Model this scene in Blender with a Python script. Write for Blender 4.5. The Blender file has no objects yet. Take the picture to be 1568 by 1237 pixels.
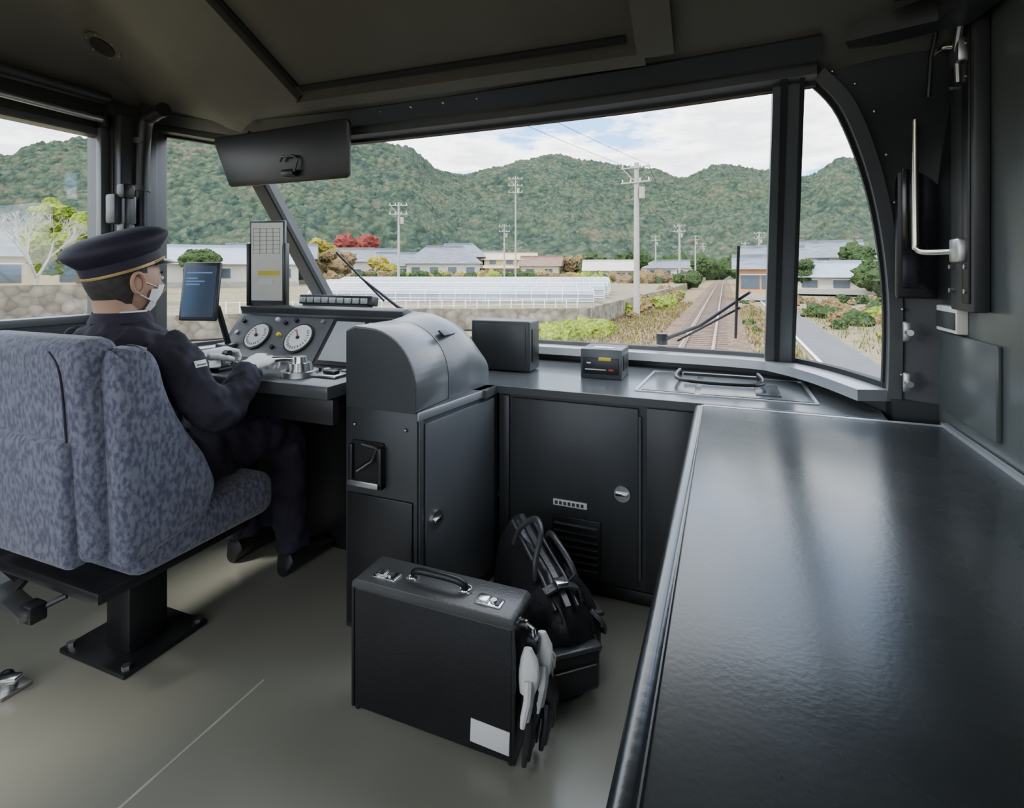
import bpy, bmesh, math, random
from mathutils import Vector, Matrix, noise
random.seed(7)
V=Vector
# ------------------------------------------------------------------ materials
MATS={}
def mat(name,col,rough=.5,metal=0.,var=.12,scale=8.,bump=0.,bscale=60.,col2=None,spec=.5,emit=0.,coat=0.,rvar=0.,vscale=(1,1,1)):
    if name in MATS: return MATS[name]
    m=bpy.data.materials.new(name); m.use_nodes=True
    nt=m.node_tree; N=nt.nodes; L=nt.links
    p=N['Principled BSDF']
    tc=N.new('ShaderNodeTexCoord'); mp=N.new('ShaderNodeMapping'); mp.inputs['Scale'].default_value=vscale
    L.new(tc.outputs['Object'],mp.inputs['Vector'])
    n=N.new('ShaderNodeTexNoise'); n.inputs['Scale'].default_value=scale; n.inputs['Detail'].default_value=5
    L.new(mp.outputs['Vector'],n.inputs['Vector'])
    r=N.new('ShaderNodeValToRGB'); r.color_ramp.elements[0].position=.32; r.color_ramp.elements[1].position=.68
    a=[c*(1-var) for c in col]; b=[min(1,c*(1+var)) for c in col]
    if col2: a=list(col); b=list(col2)
    r.color_ramp.elements[0].color=(*a,1); r.color_ramp.elements[1].color=(*b,1)
    L.new(n.outputs['Fac'],r.inputs['Fac']); L.new(r.outputs['Color'],p.inputs['Base Color'])
    p.inputs['Roughness'].default_value=rough; p.inputs['Metallic'].default_value=metal
    p.inputs['Specular IOR Level'].default_value=spec
    p.inputs['Coat Weight'].default_value=coat
    if emit:
        L.new(r.outputs['Color'],p.inputs['Emission Color']); p.inputs['Emission Strength'].default_value=emit
    if rvar:
        mr=N.new('ShaderNodeMapRange'); mr.inputs['To Min'].default_value=max(0,rough-rvar); mr.inputs['To Max'].default_value=rough+rvar
        L.new(n.outputs['Fac'],mr.inputs['Value']); L.new(mr.outputs['Result'],p.inputs['Roughness'])
    if bump:
        n2=N.new('ShaderNodeTexNoise'); n2.inputs['Scale'].default_value=bscale; n2.inputs['Detail'].default_value=3
        L.new(mp.outputs['Vector'],n2.inputs['Vector'])
        bp=N.new('ShaderNodeBump'); bp.inputs['Strength'].default_value=bump; bp.inputs['Distance'].default_value=.01
        L.new(n2.outputs['Fac'],bp.inputs['Height']); L.new(bp.outputs['Normal'],p.inputs['Normal'])
    MATS[name]=m; return m

def voromat(name,cols,scale,rough=.9,dist=.1,strength=.6,mixnoise=.02,edge=.55):
    m=bpy.data.materials.new(name); m.use_nodes=True
    nt=m.node_tree; N=nt.nodes; L=nt.links; p=N['Principled BSDF']; p.inputs['Roughness'].default_value=rough
    p.inputs['Specular IOR Level'].default_value=.1
    tc=N.new('ShaderNodeTexCoord')
    v=N.new('ShaderNodeTexVoronoi'); v.inputs['Scale'].default_value=scale; L.new(tc.outputs['Object'],v.inputs['Vector'])
    n=N.new('ShaderNodeTexNoise'); n.inputs['Scale'].default_value=mixnoise; n.inputs['Detail'].default_value=6; n.inputs['Roughness'].default_value=.65
    L.new(tc.outputs['Object'],n.inputs['Vector'])
    sp=N.new('ShaderNodeSeparateColor'); L.new(v.outputs['Color'],sp.inputs[0])
    ad=N.new('ShaderNodeMath'); ad.operation='MULTIPLY_ADD'; ad.inputs[1].default_value=.34; L.new(sp.outputs[0],ad.inputs[0])
    sub=N.new('ShaderNodeMath'); sub.operation='SUBTRACT'; sub.inputs[1].default_value=.17; L.new(n.outputs['Fac'],sub.inputs[0]); L.new(sub.outputs[0],ad.inputs[2])
    r=N.new('ShaderNodeValToRGB'); cr=r.color_ramp
    while len(cr.elements)<len(cols): cr.elements.new(.5)
    for i,c in enumerate(cols):
        cr.elements[i].position=.25+.5*i/(len(cols)-1); cr.elements[i].color=(*c,1)
    L.new(ad.outputs[0],r.inputs['Fac'])
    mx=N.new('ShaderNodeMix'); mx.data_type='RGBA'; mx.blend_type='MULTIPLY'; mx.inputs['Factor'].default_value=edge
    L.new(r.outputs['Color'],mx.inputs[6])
    r2=N.new('ShaderNodeValToRGB'); r2.color_ramp.elements[0].color=(1,1,1,1); r2.color_ramp.elements[1].color=(.25,.25,.28,1); r2.color_ramp.elements[0].position=.2;r2.color_ramp.elements[1].position=.8  # darkens cell edges; on the forest this paints shade between crowns
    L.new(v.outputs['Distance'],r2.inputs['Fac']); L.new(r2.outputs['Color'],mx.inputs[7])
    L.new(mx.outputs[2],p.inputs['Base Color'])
    bp=N.new('ShaderNodeBump'); bp.inputs['Strength'].default_value=strength; bp.inputs['Distance'].default_value=dist; bp.invert=True
    L.new(v.outputs['Distance'],bp.inputs['Height']); L.new(bp.outputs['Normal'],p.inputs['Normal'])
    MATS[name]=m; return m

def glassmat(name,tint=(1,1,1),refl=.06):
    m=bpy.data.materials.new(name); m.use_nodes=True; nt=m.node_tree; N=nt.nodes; L=nt.links
    N.clear(); o=N.new('ShaderNodeOutputMaterial'); t=N.new('ShaderNodeBsdfTransparent'); t.inputs[0].default_value=(*tint,1)
    g=N.new('ShaderNodeBsdfGlossy'); g.inputs['Roughness'].default_value=.02
    mx=N.new('ShaderNodeMixShader'); mx.inputs[0].default_value=refl
    L.new(t.outputs[0],mx.inputs[1]); L.new(g.outputs[0],mx.inputs[2]); L.new(mx.outputs[0],o.inputs[0]); MATS[name]=m; return m

# interior
PAINT=mat('dark_grey_paint',(.036,.039,.040),.40,var=.08,scale=5,bump=.04,bscale=180,rvar=.06)
PAINT2=mat('console_grey_paint',(.066,.071,.074),.32,var=.06,scale=5,bump=.04,bscale=200,rvar=.05)
COUNT=mat('counter_grey_paint',(.07,.075,.075),.22,var=.08,scale=6,rvar=.05,spec=.6)
HOOD=mat('lit_grey_paint',(.115,.12,.125),.30,var=.06,scale=5,bump=.03,bscale=200,rvar=.05,spec=.7)  # cabinet grey lightened: window light on hood and side door put into the colour
DOORP=mat('door_grey_paint',(.085,.094,.089),.28,var=.06,scale=4,bump=.03,bscale=200)
BLK=mat('black_satin',(.012,.012,.013),.38,var=.1)
BLKM=mat('black_matte',(.009,.009,.010),.8,var=.1)
CEIL=mat('ceiling_paint',(.105,.10,.084),.5,var=.1,scale=3,bump=.05,bscale=120)
CEIL2=mat('ceiling_panel_paint',(.088,.082,.064),.5,var=.12,scale=2.5,bump=.04,bscale=90)
FRAME=mat('window_frame_paint',(.085,.09,.092),.40,var=.08)
RUB=mat('rubber_gasket',(.012,.012,.012),.7)
FLOOR=mat('floor_vinyl',(.25,.246,.20),.24,var=.09,scale=1.3,bump=.02,bscale=30,rvar=.06)
STRIP=mat('floor_seam',(.42,.40,.35),.4)
CHROME=mat('chrome',(.75,.75,.74),.18,1.,var=.03)
STEEL=mat('brushed_steel',(.5,.5,.5),.35,1.,var=.05)
ALU=mat('aluminium_trim',(.42,.44,.45),.33,.5,var=.05)
DESK=mat('desk_vinyl',(.024,.028,.028),.27,var=.2,scale=5,bump=.022,bscale=140,rvar=.06,spec=.7)
DESKE=mat('desk_edge_moulding',(.014,.016,.016),.22,bump=.03,bscale=60,spec=.7)
WHITE=mat('white_plastic',(.75,.75,.72),.5,var=.04)
PAPER=mat('paper',(.75,.73,.64),.8,var=.06)
INK=mat('ink',(.05,.05,.05),.8)
YEL=mat('yellow_label',(.8,.62,.05),.6)
RED=mat('red_plastic',(.5,.04,.03),.5)
GREEN=mat('green_plastic',(.05,.35,.15),.5)
SCREEN=mat('tablet_screen',(.020,.030,.05),.15,emit=.5,var=.2)
SCR2=mat('pale_screen',(.42,.44,.44),.2,var=.04)
UI=mat('screen_ui',(.08,.20,.42),.4,emit=.35)
DIAL=mat('dial_face',(.8,.8,.78),.4,var=.03)
NAVY=mat('navy_uniform',(.019,.016,.029),.85,var=.2,scale=12,bump=.3,bscale=14)
NAVY2=mat('navy_cap',(.020,.017,.034),.7,var=.15)
GOLD=mat('gold_braid',(.50,.34,.12),.45,.4)
SKIN=mat('skin',(.50,.29,.20),.5,var=.06)
HAIR=mat('hair',(.04,.035,.03),.7,var=.3,scale=60)
MASK=mat('mask_cloth',(.8,.8,.8),.9,var=.03)
GLOVE=mat('white_glove',(.78,.77,.74),.85,var=.05,bump=.3,bscale=60)
LEA=mat('black_leather',(.009,.009,.010),.42,var=.2,bump=.10,bscale=150)
NYL=mat('black_nylon',(.020,.020,.022),.30,var=.25,scale=10,bump=.6,bscale=14)
STRAP=mat('bag_strap',(.055,.055,.058),.30,bump=.1,bscale=100)
CASETOP=mat('case_top_lit_leather',(.07,.07,.068),.30,bump=.1,bscale=160)  # lighter than the sides: reflected light painted into the top's colour
GLASS=glassmat('window_glass',(.975,.985,.98),.035)
FILL_LAMP=mat('fill_lamp_diffuser',(1,.97,.9),.5,emit=6.,var=.01)  # glow of the added saloon fill lamps, out of view
def seatfab():
    m=bpy.data.materials.new('seat_moquette'); m.use_nodes=True; nt=m.node_tree;N=nt.nodes;L=nt.links;p=N['Principled BSDF']
    p.inputs['Roughness'].default_value=.9; p.inputs['Sheen Weight'].default_value=.25
    tc=N.new('ShaderNodeTexCoord'); mp=N.new('ShaderNodeMapping'); mp.inputs['Scale'].default_value=(1,1,.55); L.new(tc.outputs['Object'],mp.inputs[0])
    n=N.new('ShaderNodeTexNoise'); n.inputs['Scale'].default_value=100; n.inputs['Detail'].default_value=2; L.new(mp.outputs[0],n.inputs['Vector'])
    r=N.new('ShaderNodeValToRGB'); r.color_ramp.elements[0].position=.38; r.color_ramp.elements[1].position=.62
    r.color_ramp.elements[0].color=(.062,.064,.105,1); r.color_ramp.elements[1].color=(.155,.16,.205,1)
    L.new(n.outputs['Fac'],r.inputs['Fac']); L.new(r.outputs['Color'],p.inputs['Base Color'])
    bp=N.new('ShaderNodeBump'); bp.inputs['Strength'].default_value=.2; bp.inputs['Distance'].default_value=.004; L.new(n.outputs['Fac'],bp.inputs['Height']); L.new(bp.outputs[0],p.inputs['Normal'])
    return m
SEAT=seatfab()
# exterior
FOREST=voromat('forest_haze_tint',[(.030,.050,.038),(.042,.066,.045),(.055,.082,.050),(.070,.098,.055),(.088,.106,.062),(.120,.102,.070)],.24,dist=2.5,strength=.9,mixnoise=.035,edge=.6)  # distance haze tinted into the greens
FIELD=voromat('field_grass',[(.17,.17,.08),(.22,.20,.11),(.27,.22,.14),(.25,.20,.13)],2.,dist=.1,mixnoise=.12,edge=.3)
SOIL=voromat('trackside_ground',[(.18,.16,.07),(.26,.19,.10),(.30,.21,.12),(.23,.16,.09)],3.,dist=.08,mixnoise=.3,edge=.4)
BALL=voromat('ballast',[(.13,.085,.05),(.21,.14,.088),(.28,.20,.135)],9.,dist=.05,mixnoise=1.,edge=.6)
STONE=voromat('stone_wall_mat',[(.15,.125,.09),(.25,.215,.16),(.34,.30,.23)],2.8,dist=.06,mixnoise=.6)
ASPH=mat('asphalt',(.10,.10,.105),.9,var=.1,scale=2)
TILE=mat('roof_tile_grey',(.13,.145,.165),.5,var=.3,scale=.8,vscale=(1,1,6))
TILE2=mat('roof_metal_blue',(.27,.31,.37),.45,var=.1,scale=1)
TILE3=mat('roof_brown',(.18,.10,.07),.6,var=.2,scale=1)
PLAS=mat('house_plaster',(.50,.47,.40),.85,var=.06,scale=1)
PLAS2=mat('house_cream',(.52,.42,.26),.85,var=.06,scale=1)
ORANGE=mat('house_orange',(.50,.26,.12),.8,var=.06,scale=1)
WOODW=mat('house_wood',(.12,.075,.045),.8,var=.2,scale=2)
WINX=mat('house_window',(.06,.08,.1),.15)
CONC=mat('pole_concrete',(.34,.315,.275),.85,var=.1,scale=2)
WIREM=mat('wire_black',(.05,.05,.05),.6)
PLF=mat('greenhouse_film',(.26,.29,.33),.35,var=.2,scale=.5)
BARK=mat('bark',(.16,.12,.09),.9)
def leaf(name,a,b): return voromat(name,[a,tuple((x+y)/2 for x,y in zip(a,b)),b],5.5,dist=.25,strength=.9,mixnoise=1.8)
LG=leaf('leaf_green',(.035,.07,.025),(.09,.13,.042)); LY=leaf('leaf_yellow',(.36,.28,.03),(.50,.42,.08)); LR=leaf('leaf_red',(.25,.045,.04),(.36,.10,.07))
LYG=leaf('leaf_yellow_green',(.20,.28,.03),(.36,.43,.06)); LO=leaf('leaf_dry_brown',(.22,.145,.06),(.34,.245,.12)); LB=leaf('crop_green',(.08,.26,.05),(.2,.42,.09))
RAIL=mat('rail_rust',(.34,.24,.18),.45,.3); SLP=mat('sleeper',(.16,.11,.08),.9,var=.2)

# ------------------------------------------------------------------ mesh builder
class B:
    def __init__(s): s.v=[];s.f=[];s.m=[];s.mats=[]
    def mi(s,m):
        if m not in s.mats: s.mats.append(m)
        return s.mats.index(m)
    def add(s,vs,fs,m,X=None):
        o=len(s.v); k=s.mi(m)
        for v in vs:
            v=V(v); s.v.append(X@v if X else v)
        for f in fs: s.f.append([i+o for i in f]); s.m.append(k)
    def bm(s,bm,m,X=None):
        bm.verts.ensure_lookup_table(); bm.verts.index_update()
        s.add([v.co.copy() for v in bm.verts],[[v.index for v in f.verts] for f in bm.faces],m,X); bm.free()
    def box(s,x0,x1,y0,y1,z0,z1,m,bev=0,seg=2,X=None):
        b=bmesh.new(); bmesh.ops.create_cube(b,size=1)
        for v in b.verts: v.co=V(((x0+x1)/2+v.co.x*(x1-x0),(y0+y1)/2+v.co.y*(y1-y0),(z0+z1)/2+v.co.z*(z1-z0)))
        if bev: bmesh.ops.bevel(b,geom=b.edges[:],offset=bev,segments=seg,affect='EDGES',profile=.5)
        s.bm(b,m,X)
    def loft(s,rings,m,caps=True,X=None):
        n=len(rings[0]); vs=[p for r in rings for p in r]; fs=[]
        for i in range(len(rings)-1):
            for j in range(n):
                a=i*n+j; b=i*n+(j+1)%n; fs.append([a,b,b+n,a+n])
        if caps: fs.append(list(range(n))[::-1]); fs.append([(len(rings)-1)*n+j for j in range(n)])
        s.add(vs,fs,m,X)
    def tube(s,path,r,m,n=10,X=None,closed=False,flat=1.):
        path=[V(p) for p in path]; rs=r if isinstance(r,(list,tuple)) else [r]*len(path); rings=[]; up=None
        for i,p in enumerate(path):
            if closed: t=path[(i+1)%len(path)]-path[i-1]
            else: t=(path[min(i+1,len(path)-1)]-path[max(i-1,0)])
            t.normalize()
            if up is None: up=V((0,0,1)) if abs(t.z)<.9 else V((0,1,0))
            a=t.cross(up).normalized(); up=a.cross(t).normalized()
            rings.append([p+a*math.cos(q)*rs[i]+up*math.sin(q)*rs[i]*flat for q in [2*math.pi*k/n for k in range(n)]])
        if closed: rings.append(rings[0]); s.loft(rings,m,False,X)
        else: s.loft(rings,m,True,X)
    def rsweep(s,path,w,h,m,up=(0,0,1),X=None):
        path=[V(p) for p in path]; rings=[]; up=V(up)
        for i,p in enumerate(path):
            t=(path[min(i+1,len(path)-1)]-path[max(i-1,0)]).normalized()
            a=t.cross(up).normalized(); u=a.cross(t).normalized()
            ww=w[i] if isinstance(w,(list,tuple)) else w
            rings.append([p+a*x*ww/2+u*y*h/2 for x,y in ((-1,-1),(1,-1),(1,1),(-1,1))])
        s.loft(rings,m,True,X)
    def cyl(s,p0,p1,r,m,n=20,r1=None): s.tube([p0,p1],[r,r if r1 is None else r1],m,n)
    def prism(s,pts,axis,a0,a1,m,bev=0,seg=2,X=None):
        def mk(p,a):
            return {'x':V((a,p[0],p[1])),'y':V((p[0],a,p[1])),'z':V((p[0],p[1],a))}[axis]
        b=bmesh.new(); A=[b.verts.new(mk(p,a0)) for p in pts]; C=[b.verts.new(mk(p,a1)) for p in pts]; n=len(pts)
        b.faces.new(A); b.faces.new(C[::-1])
        for i in range(n): b.faces.new([A[i],A[(i+1)%n],C[(i+1)%n],C[i]])
        bmesh.ops.recalc_face_normals(b,faces=b.faces[:])
        if bev: bmesh.ops.bevel(b,geom=b.edges[:],offset=bev,segments=seg,affect='EDGES',profile=.5)
        s.bm(b,m,X)
    def ball(s,c,r,m,seg=24,rings=16,X=None,fn=None,keep=None):
        c=V(c); r=V(r) if not isinstance(r,(int,float)) else V((r,r,r)); vs=[];fs=[]
        for i in range(rings+1):
            th=math.pi*i/rings
            for j in range(seg):
                ph=2*math.pi*j/seg; n=V((math.sin(th)*math.cos(ph),math.sin(th)*math.sin(ph),math.cos(th)))
                q=V((n.x*r.x,n.y*r.y,n.z*r.z))
                if fn: q=fn(n,q)
                vs.append(c+q)
        for i in range(rings):
            for j in range(seg):
                th=math.pi*(i+.5)/rings; ph=2*math.pi*(j+.5)/seg
                n=V((math.sin(th)*math.cos(ph),math.sin(th)*math.sin(ph),math.cos(th)))
                if keep and not keep(n): continue
                a=i*seg+j; b=i*seg+(j+1)%seg; fs.append([a,b,b+seg,a+seg])
        s.add(vs,fs,m,X)
    def ico(s,c,r,m,sub=2,amp=.25,fr=1.5,sq=1.):
        b=bmesh.new(); bmesh.ops.create_icosphere(b,subdivisions=sub,radius=1); c=V(c)
        for v in b.verts:
            k=1+amp*noise.noise(v.co*fr+c)+amp*.5*noise.noise(v.co*fr*3+c)
            v.co=V((v.co.x*r*k,v.co.y*r*k,v.co.z*r*k*sq))+c
        s.bm(b,m)
    def grid(s,fn,nu,nv,m):
        vs=[fn(i/nu,j/nv) for i in range(nu+1) for j in range(nv+1)]; fs=[]
        for i in range(nu):
            for j in range(nv):
                a=i*(nv+1)+j; fs.append([a,a+1,a+nv+2,a+nv+1])
        s.add(vs,fs,m)
    def done(s,name,ang=35,parent=None,weld=False):
        lo=V((min(v.x for v in s.v),min(v.y for v in s.v),min(v.z for v in s.v))); hi=V((max(v.x for v in s.v),max(v.y for v in s.v),max(v.z for v in s.v)))
        o=V(((lo.x+hi.x)/2,(lo.y+hi.y)/2,lo.z))
        me=bpy.data.meshes.new(name); me.from_pydata([v-o for v in s.v],[],s.f)
        for m in s.mats: me.materials.append(m)
        me.polygons.foreach_set('material_index',s.m); me.polygons.foreach_set('use_smooth',[True]*len(s.f))
        me.validate(); 
        b=bmesh.new(); b.from_mesh(me)
        bmesh.ops.recalc_face_normals(b,faces=b.faces[:]) if len(b.faces)<60000 else None
        b.to_mesh(me); b.free()
        me.update(); me.set_sharp_from_angle(angle=math.radians(ang))
        ob=bpy.data.objects.new(name,me); ob.location=o; bpy.context.collection.objects.link(ob)
        if parent: ob.parent=parent
        return ob
def empty(name,loc=(0,0,0)):
    e=bpy.data.objects.new(name,None); bpy.context.collection.objects.link(e); e.empty_display_size=.1; return e
def rot(ax,deg,piv):
    piv=V(piv); return Matrix.Translation(piv)@Matrix.Rotation(math.radians(deg),4,ax)@Matrix.Translation(-piv)
def smoothpath(pts,n=6):
    pts=[V(p) for p in pts]; out=[]
    for i in range(len(pts)-1):
        p0=pts[max(i-1,0)];p1=pts[i];p2=pts[i+1];p3=pts[min(i+2,len(pts)-1)]
        for k in range(n):
            t=k/n; out.append(.5*((2*p1)+(-p0+p2)*t+(2*p0-5*p1+4*p2-p3)*t*t+(-p0+3*p1-3*p2+p3)*t**3))
    out.append(pts[-1]); return out

XL,XR,XC=-2.42,.58,-.92
ZC=.716   # counter height
ZS=.767   # sill height
# ------------------------------------------------------------------ room shell
b=B(); b.box(XL-.08,XR+.08,-2.6,2.5,-.06,0,FLOOR); b.done('floor')
b=B(); b.box(-1.206,-1.199,-1.5,1.13,0,.0015,STRIP); b.done('trim_1')

def wallx(name,x0,x1,y0,y1,z0,z1,ops,m):
    b=B(); ys=sorted({y0,y1,*[o[0] for o in ops],*[o[1] for o in ops]})
    for a,c in zip(ys,ys[1:]):
        mid=(a+c)/2; op=[o for o in ops if o[0]<mid<o[1]]
        if op: b.box(x0,x1,a,c,z0,op[0][2],m); b.box(x0,x1,a,c,op[0][3],z1,m)
        else: b.box(x0,x1,a,c,z0,z1,m)
    return b.done(name)
wallx('wall_left',XL-.08,XL,-2.6,1.69,0,1.86,[(-2.3,-.05,.7,1.72),(.25,1.42,.95,1.73)],PAINT)
wallx('wall_right',XR,XR+.08,-2.6,1.92,0,1.86,[(-2.3,-.3,.7,1.72)],DOORP)
b=B(); b.box(XL,XR,-2.66,-2.6,0,.6,PAINT); b.box(XL,XR,-2.66,-2.6,1.85,2.25,PAINT); b.box(XL,XL+.15,-2.66,-2.6,.6,1.85,PAINT); b.box(XR-.15,XR,-2.66,-2.6,.6,1.85,PAINT); b.done('wall_back')

BASE=[(-2.40,1.66),(-2.36,1.95),(-2.25,2.22),(-2.12,2.38),(-1.99,2.47),(-1.6,2.52),(-.92,2.55),(-.25,2.52),(.15,2.48),(.28,2.38),(.39,2.2),(.48,1.96)]
b=B(); bs=smoothpath([(x,y,0) for x,y in BASE],4)
b.rsweep([(p.x,p.y,.37) for p in bs],.04,.80,PAINT); b.done('wall_front')
def roofz(x,y):
    dx=min(abs(x-XC)/1.53,1); r=1.76+.5*math.sqrt(max(0,1-dx*dx))
    s=1.70+(1.70-y)*.57+max(0,-1.9-x)*.25
    return min(s,r,2.2)
b=B(); b.grid(lambda u,v:(XL-.02+u*(XR-XL+.04),-2.62+v*(1.72+2.62),roofz(XL-.02+u*(XR-XL+.04),-2.62+v*4.34)),60,80,CEIL); b.done('ceiling')
b=B()
def rp(x,y,o=-.012): return (x,y,roofz(x,y)+o)
b.rsweep([rp(-1.53+.07*t,.35+1.17*t) for t in [i/10 for i in range(11)]],.035,.05,CEIL,up=(0,.5,.87))
b.rsweep([rp(-1.46,1.545),rp(-.21,1.555)],.04,.05,CEIL,up=(0,.5,.87))
b.rsweep([rp(-.18,.35+1.20*t) for t in [i/10 for i in range(11)]],.10,.05,CEIL,up=(0,.5,.87))
b.rsweep([rp(-1.42,1.50,-.004),rp(-.26,1.51,-.004)],.022,.016,RUB,up=(0,.5,.87))
b.rsweep([rp(-1.50+.07*t,.35+1.14*t,-.004) for t in [i/10 for i in range(11)]],.018,.014,RUB,up=(0,.5,.87))
b.grid(lambda u,v:(-1.48+u*1.26+.05*(1-u)*v,.35+v*1.15,roofz(-1.48+u*1.26,.35+v*1.15)-.002),20,20,CEIL2)
for i in range(10): b.ball(rp(-1.3+i*.13,1.63,-.004),.006,STEEL,8,6)
b.done('trim_2')
TOP=[(-2.40,1.66,1.80),(-2.25,1.71,1.775),(-2.1,1.72,1.745),(-1.9,1.72,1.71),(-1.5,1.72,1.69),(-.92,1.73,1.69),(-.3,1.71,1.69),(.1,1.70,1.70),(.237,1.69,1.70)]
tp=smoothpath(TOP,4)
b=B(); b.rsweep(tp,.07,.05,FRAME,up=(0,.3,1))
b.rsweep([p+V((0,-.075,.055)) for p in tp],.07,.05,PAINT,up=(0,.6,.8))
b.rsweep([p+V((0,.01,-.028)) for p in tp],.03,.012,RUB); b.done('trim_3')
b=B(); b.rsweep([V((p.x,p.y,ZS))+V((XC-p.x,1.2-p.y,0)).normalized()*.055 for p in bs],.11,.035,ALU)
b.rsweep([V((p.x,p.y,ZS+.02)) for p in bs],.03,.03,RUB); b.done('trim_4')
def pl(side,v):
    if side>0: return V((.205,2.44,ZS)).lerp(V((.165,1.70,1.69)),v)
    return V((-2.0,2.46,ZS)).lerp(V((-1.97,1.72,1.72)),v)
n_=V((0,.73,.68))
b=B(); b.rsweep([pl(1,0),pl(1,.5),pl(1,1)],[.105,.09,.075],.06,FRAME,up=n_)
b.rsweep([pl(1,0)+V((.05,-.03,0)),pl(1,1)+V((.035,-.03,0))],.012,.02,RUB,up=n_)
b.rsweep([pl(1,0)+V((-.01,-.035,0)),pl(1,1)+V((-.01,-.035,0))],.018,.012,RUB,up=n_); b.done('trim_5')
b=B(); b.rsweep([pl(-1,0),pl(-1,1)],.075,.06,FRAME,up=n_); b.rsweep([pl(-1,0)+V((.04,-.03,0)),pl(-1,1)+V((.04,-.03,0))],.012,.02,RUB,up=n_); b.done('trim_6')
ARCH=smoothpath([(.48,1.96,.75),(.485,1.97,1.08),(.43,1.89,1.376),(.325,1.74,1.60),(.237,1.69,1.70)],6)
BODY=smoothpath([(.59,1.90,.70),(.59,1.88,1.15),(.59,1.8,1.5),(.58,1.68,1.70),(.40,1.67,1.715)],6)
b=B(); n=len(ARCH)
b.grid(lambda u,v:ARCH[round(v*(n-1))].lerp(BODY[round(v*(n-1))],u),4,n-1,PAINT)
b.done('wall_front_corner',60)
b=B(); b.rsweep(ARCH,.035,.05,FRAME,up=(0,1,.2)); b.rsweep([p+V((-.018,.02,-.01)) for p in ARCH],.014,.02,RUB,up=(0,1,.2))
for i in range(2,n,3):
    q=ARCH[i].lerp(BODY[i],.18)+V((-.004,-.014,0)); b.ball(q,.005,STEEL,8,6)
b.done('trim_7')
b=B(); b.box(.47,.60,1.9,1.97,0,.76,PAINT); b.done('wall_right_corner')
b=B(); b.box(XL-.02,XL+.05,1.44,1.68,.3,1.86,PAINT,.012); b.box(XL-.0,XL+.035,1.405,1.44,.93,1.75,FRAME,.006); b.done('trim_8')
def AR(v): 
    f=v*(n-1); i=min(int(f),n-2); return ARCH[i].lerp(ARCH[i+1],f-i)
b=B(); b.grid(lambda u,v: (pl(-1,v).lerp(pl(1,v),u)+V((0,.06*math.sin(math.pi*u)*(1-v*.4),0))),16,8,GLASS); b.done('window_1')
b=B(); b.grid(lambda u,v: pl(1,v).lerp(AR(v),u)+V((.06,.06,0))*math.sin(math.pi*u)*(1-v),10,14,GLASS); b.done('window_2')
b=B(); b.grid(lambda u,v: pl(-1,v).lerp(V((-2.40,1.68,ZS)).lerp(V((-2.40,1.68,1.80)),v),u)+V((-.10,.10,0))*math.sin(math.pi*u)*(1-v),10,8,GLASS); b.done('window_3')
b=B(); b.box(XL-.05,XL-.045,.25,1.42,.95,1.73,GLASS)
for z in (.955,1.725): b.box(XL-.06,XL+.012,.25,1.42,z-.015,z+.015,FRAME,.003)
b.box(XL-.06,XL+.012,.25,.28,.95,1.73,FRAME,.003); b.done('window_4')
b=B(); b.cyl((XL+.05,.2,1.79),(XL+.05,1.41,1.77),.014,STEEL); b.box(XL+.0,XL+.07,1.40,1.415,1.74,1.80,BLK,.003); b.box(XL,XL+.07,.2,.215,1.76,1.82,BLK,.003)
b.cyl((XL+.06,.2,1.875),(XL+.06,1.42,1.86),.02,PAINT); b.done('roller_blind')
b=B(); b.tube(smoothpath([(-2.10,1.47,1.80),(-2.2,1.50,1.80),(-2.29,1.52,1.76),(-2.31,1.52,1.5),(-2.31,1.52,1.1),(-2.31,1.5,.8)],6),.028,BLK,14)
for z in (1.70,1.5,1.25): b.cyl((-2.31,1.52,z-.012),(-2.31,1.52,z+.012),.033,PAINT)
b.box(XL+.055,XL+.10,1.44,1.6,.7,1.80,PAINT,.01); b.done('cable_conduit')
b=B(); b.box(-2.32,-2.26,1.38,1.47,1.34,1.46,PAINT2,.01); b.box(-2.27,-2.22,1.39,1.44,1.28,1.34,BLK,.012); b.box(-2.27,-2.22,1.39,1.44,1.44,1.50,BLK,.012); b.box(-2.26,-2.23,1.40,1.43,1.3,1.48,BLK,.008)
path=[(-2.24+.012*math.cos(t*1.6),1.42+.012*math.sin(t*1.6),1.28-t*.008) for t in range(40)]
b.tube(path,.004,BLK,6); b.done('radio_handset')
b=B(); q=V((-2.17,1.29,roofz(-2.17,1.29))); nn=V((0,-.5,-.87))
b.cyl(q-nn*.004,q+nn*.012,.062,CEIL2,28); b.cyl(q+nn*.010,q+nn*.016,.042,BLKM,28)
for k in range(6): b.ball(q+nn*.012+V((.054*math.cos(k*1.05),.047*math.sin(k*1.05),-.027*math.sin(k*1.05))),.003,STEEL,6,4)
b.done('ceiling_speaker')

# ------------------------------------------------------------------ counter
b=B()
poly=[(-2.33,1.75),(-1.1,1.75),(-.80,1.75),(-.80,1.855),(.44,1.855),(.45,1.96)]+[((p.x-XC)*.985+XC,p.y-.03) for p in bs[::-1] if p.y>1.99]
b.prism(poly,'z',ZC-.028,ZC,COUNT)
b.rsweep([(-.80,1.848,ZC-.012),(.44,1.848,ZC-.012)],.014,.026,PAINT2)
b.box(-.80,.44,1.87,1.9,.0,ZC-.028,PAINT)
b.box(-.745,-.275,1.858,1.872,.06,.675,PAINT,.004)
b.box(-.785,-.755,1.858,1.872,.03,.68,PAINT,.003)
b.box(-.80,.0,1.862,1.876,0,.045,BLK,.003)
b.box(-.25,-.09,1.862,1.872,.05,.68,PAINT,.004)
b.rsweep([(-.27,1.856,.09),(-.27,1.856,.65)],.008,.008,PAINT2,up=(0,1,0))
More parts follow.
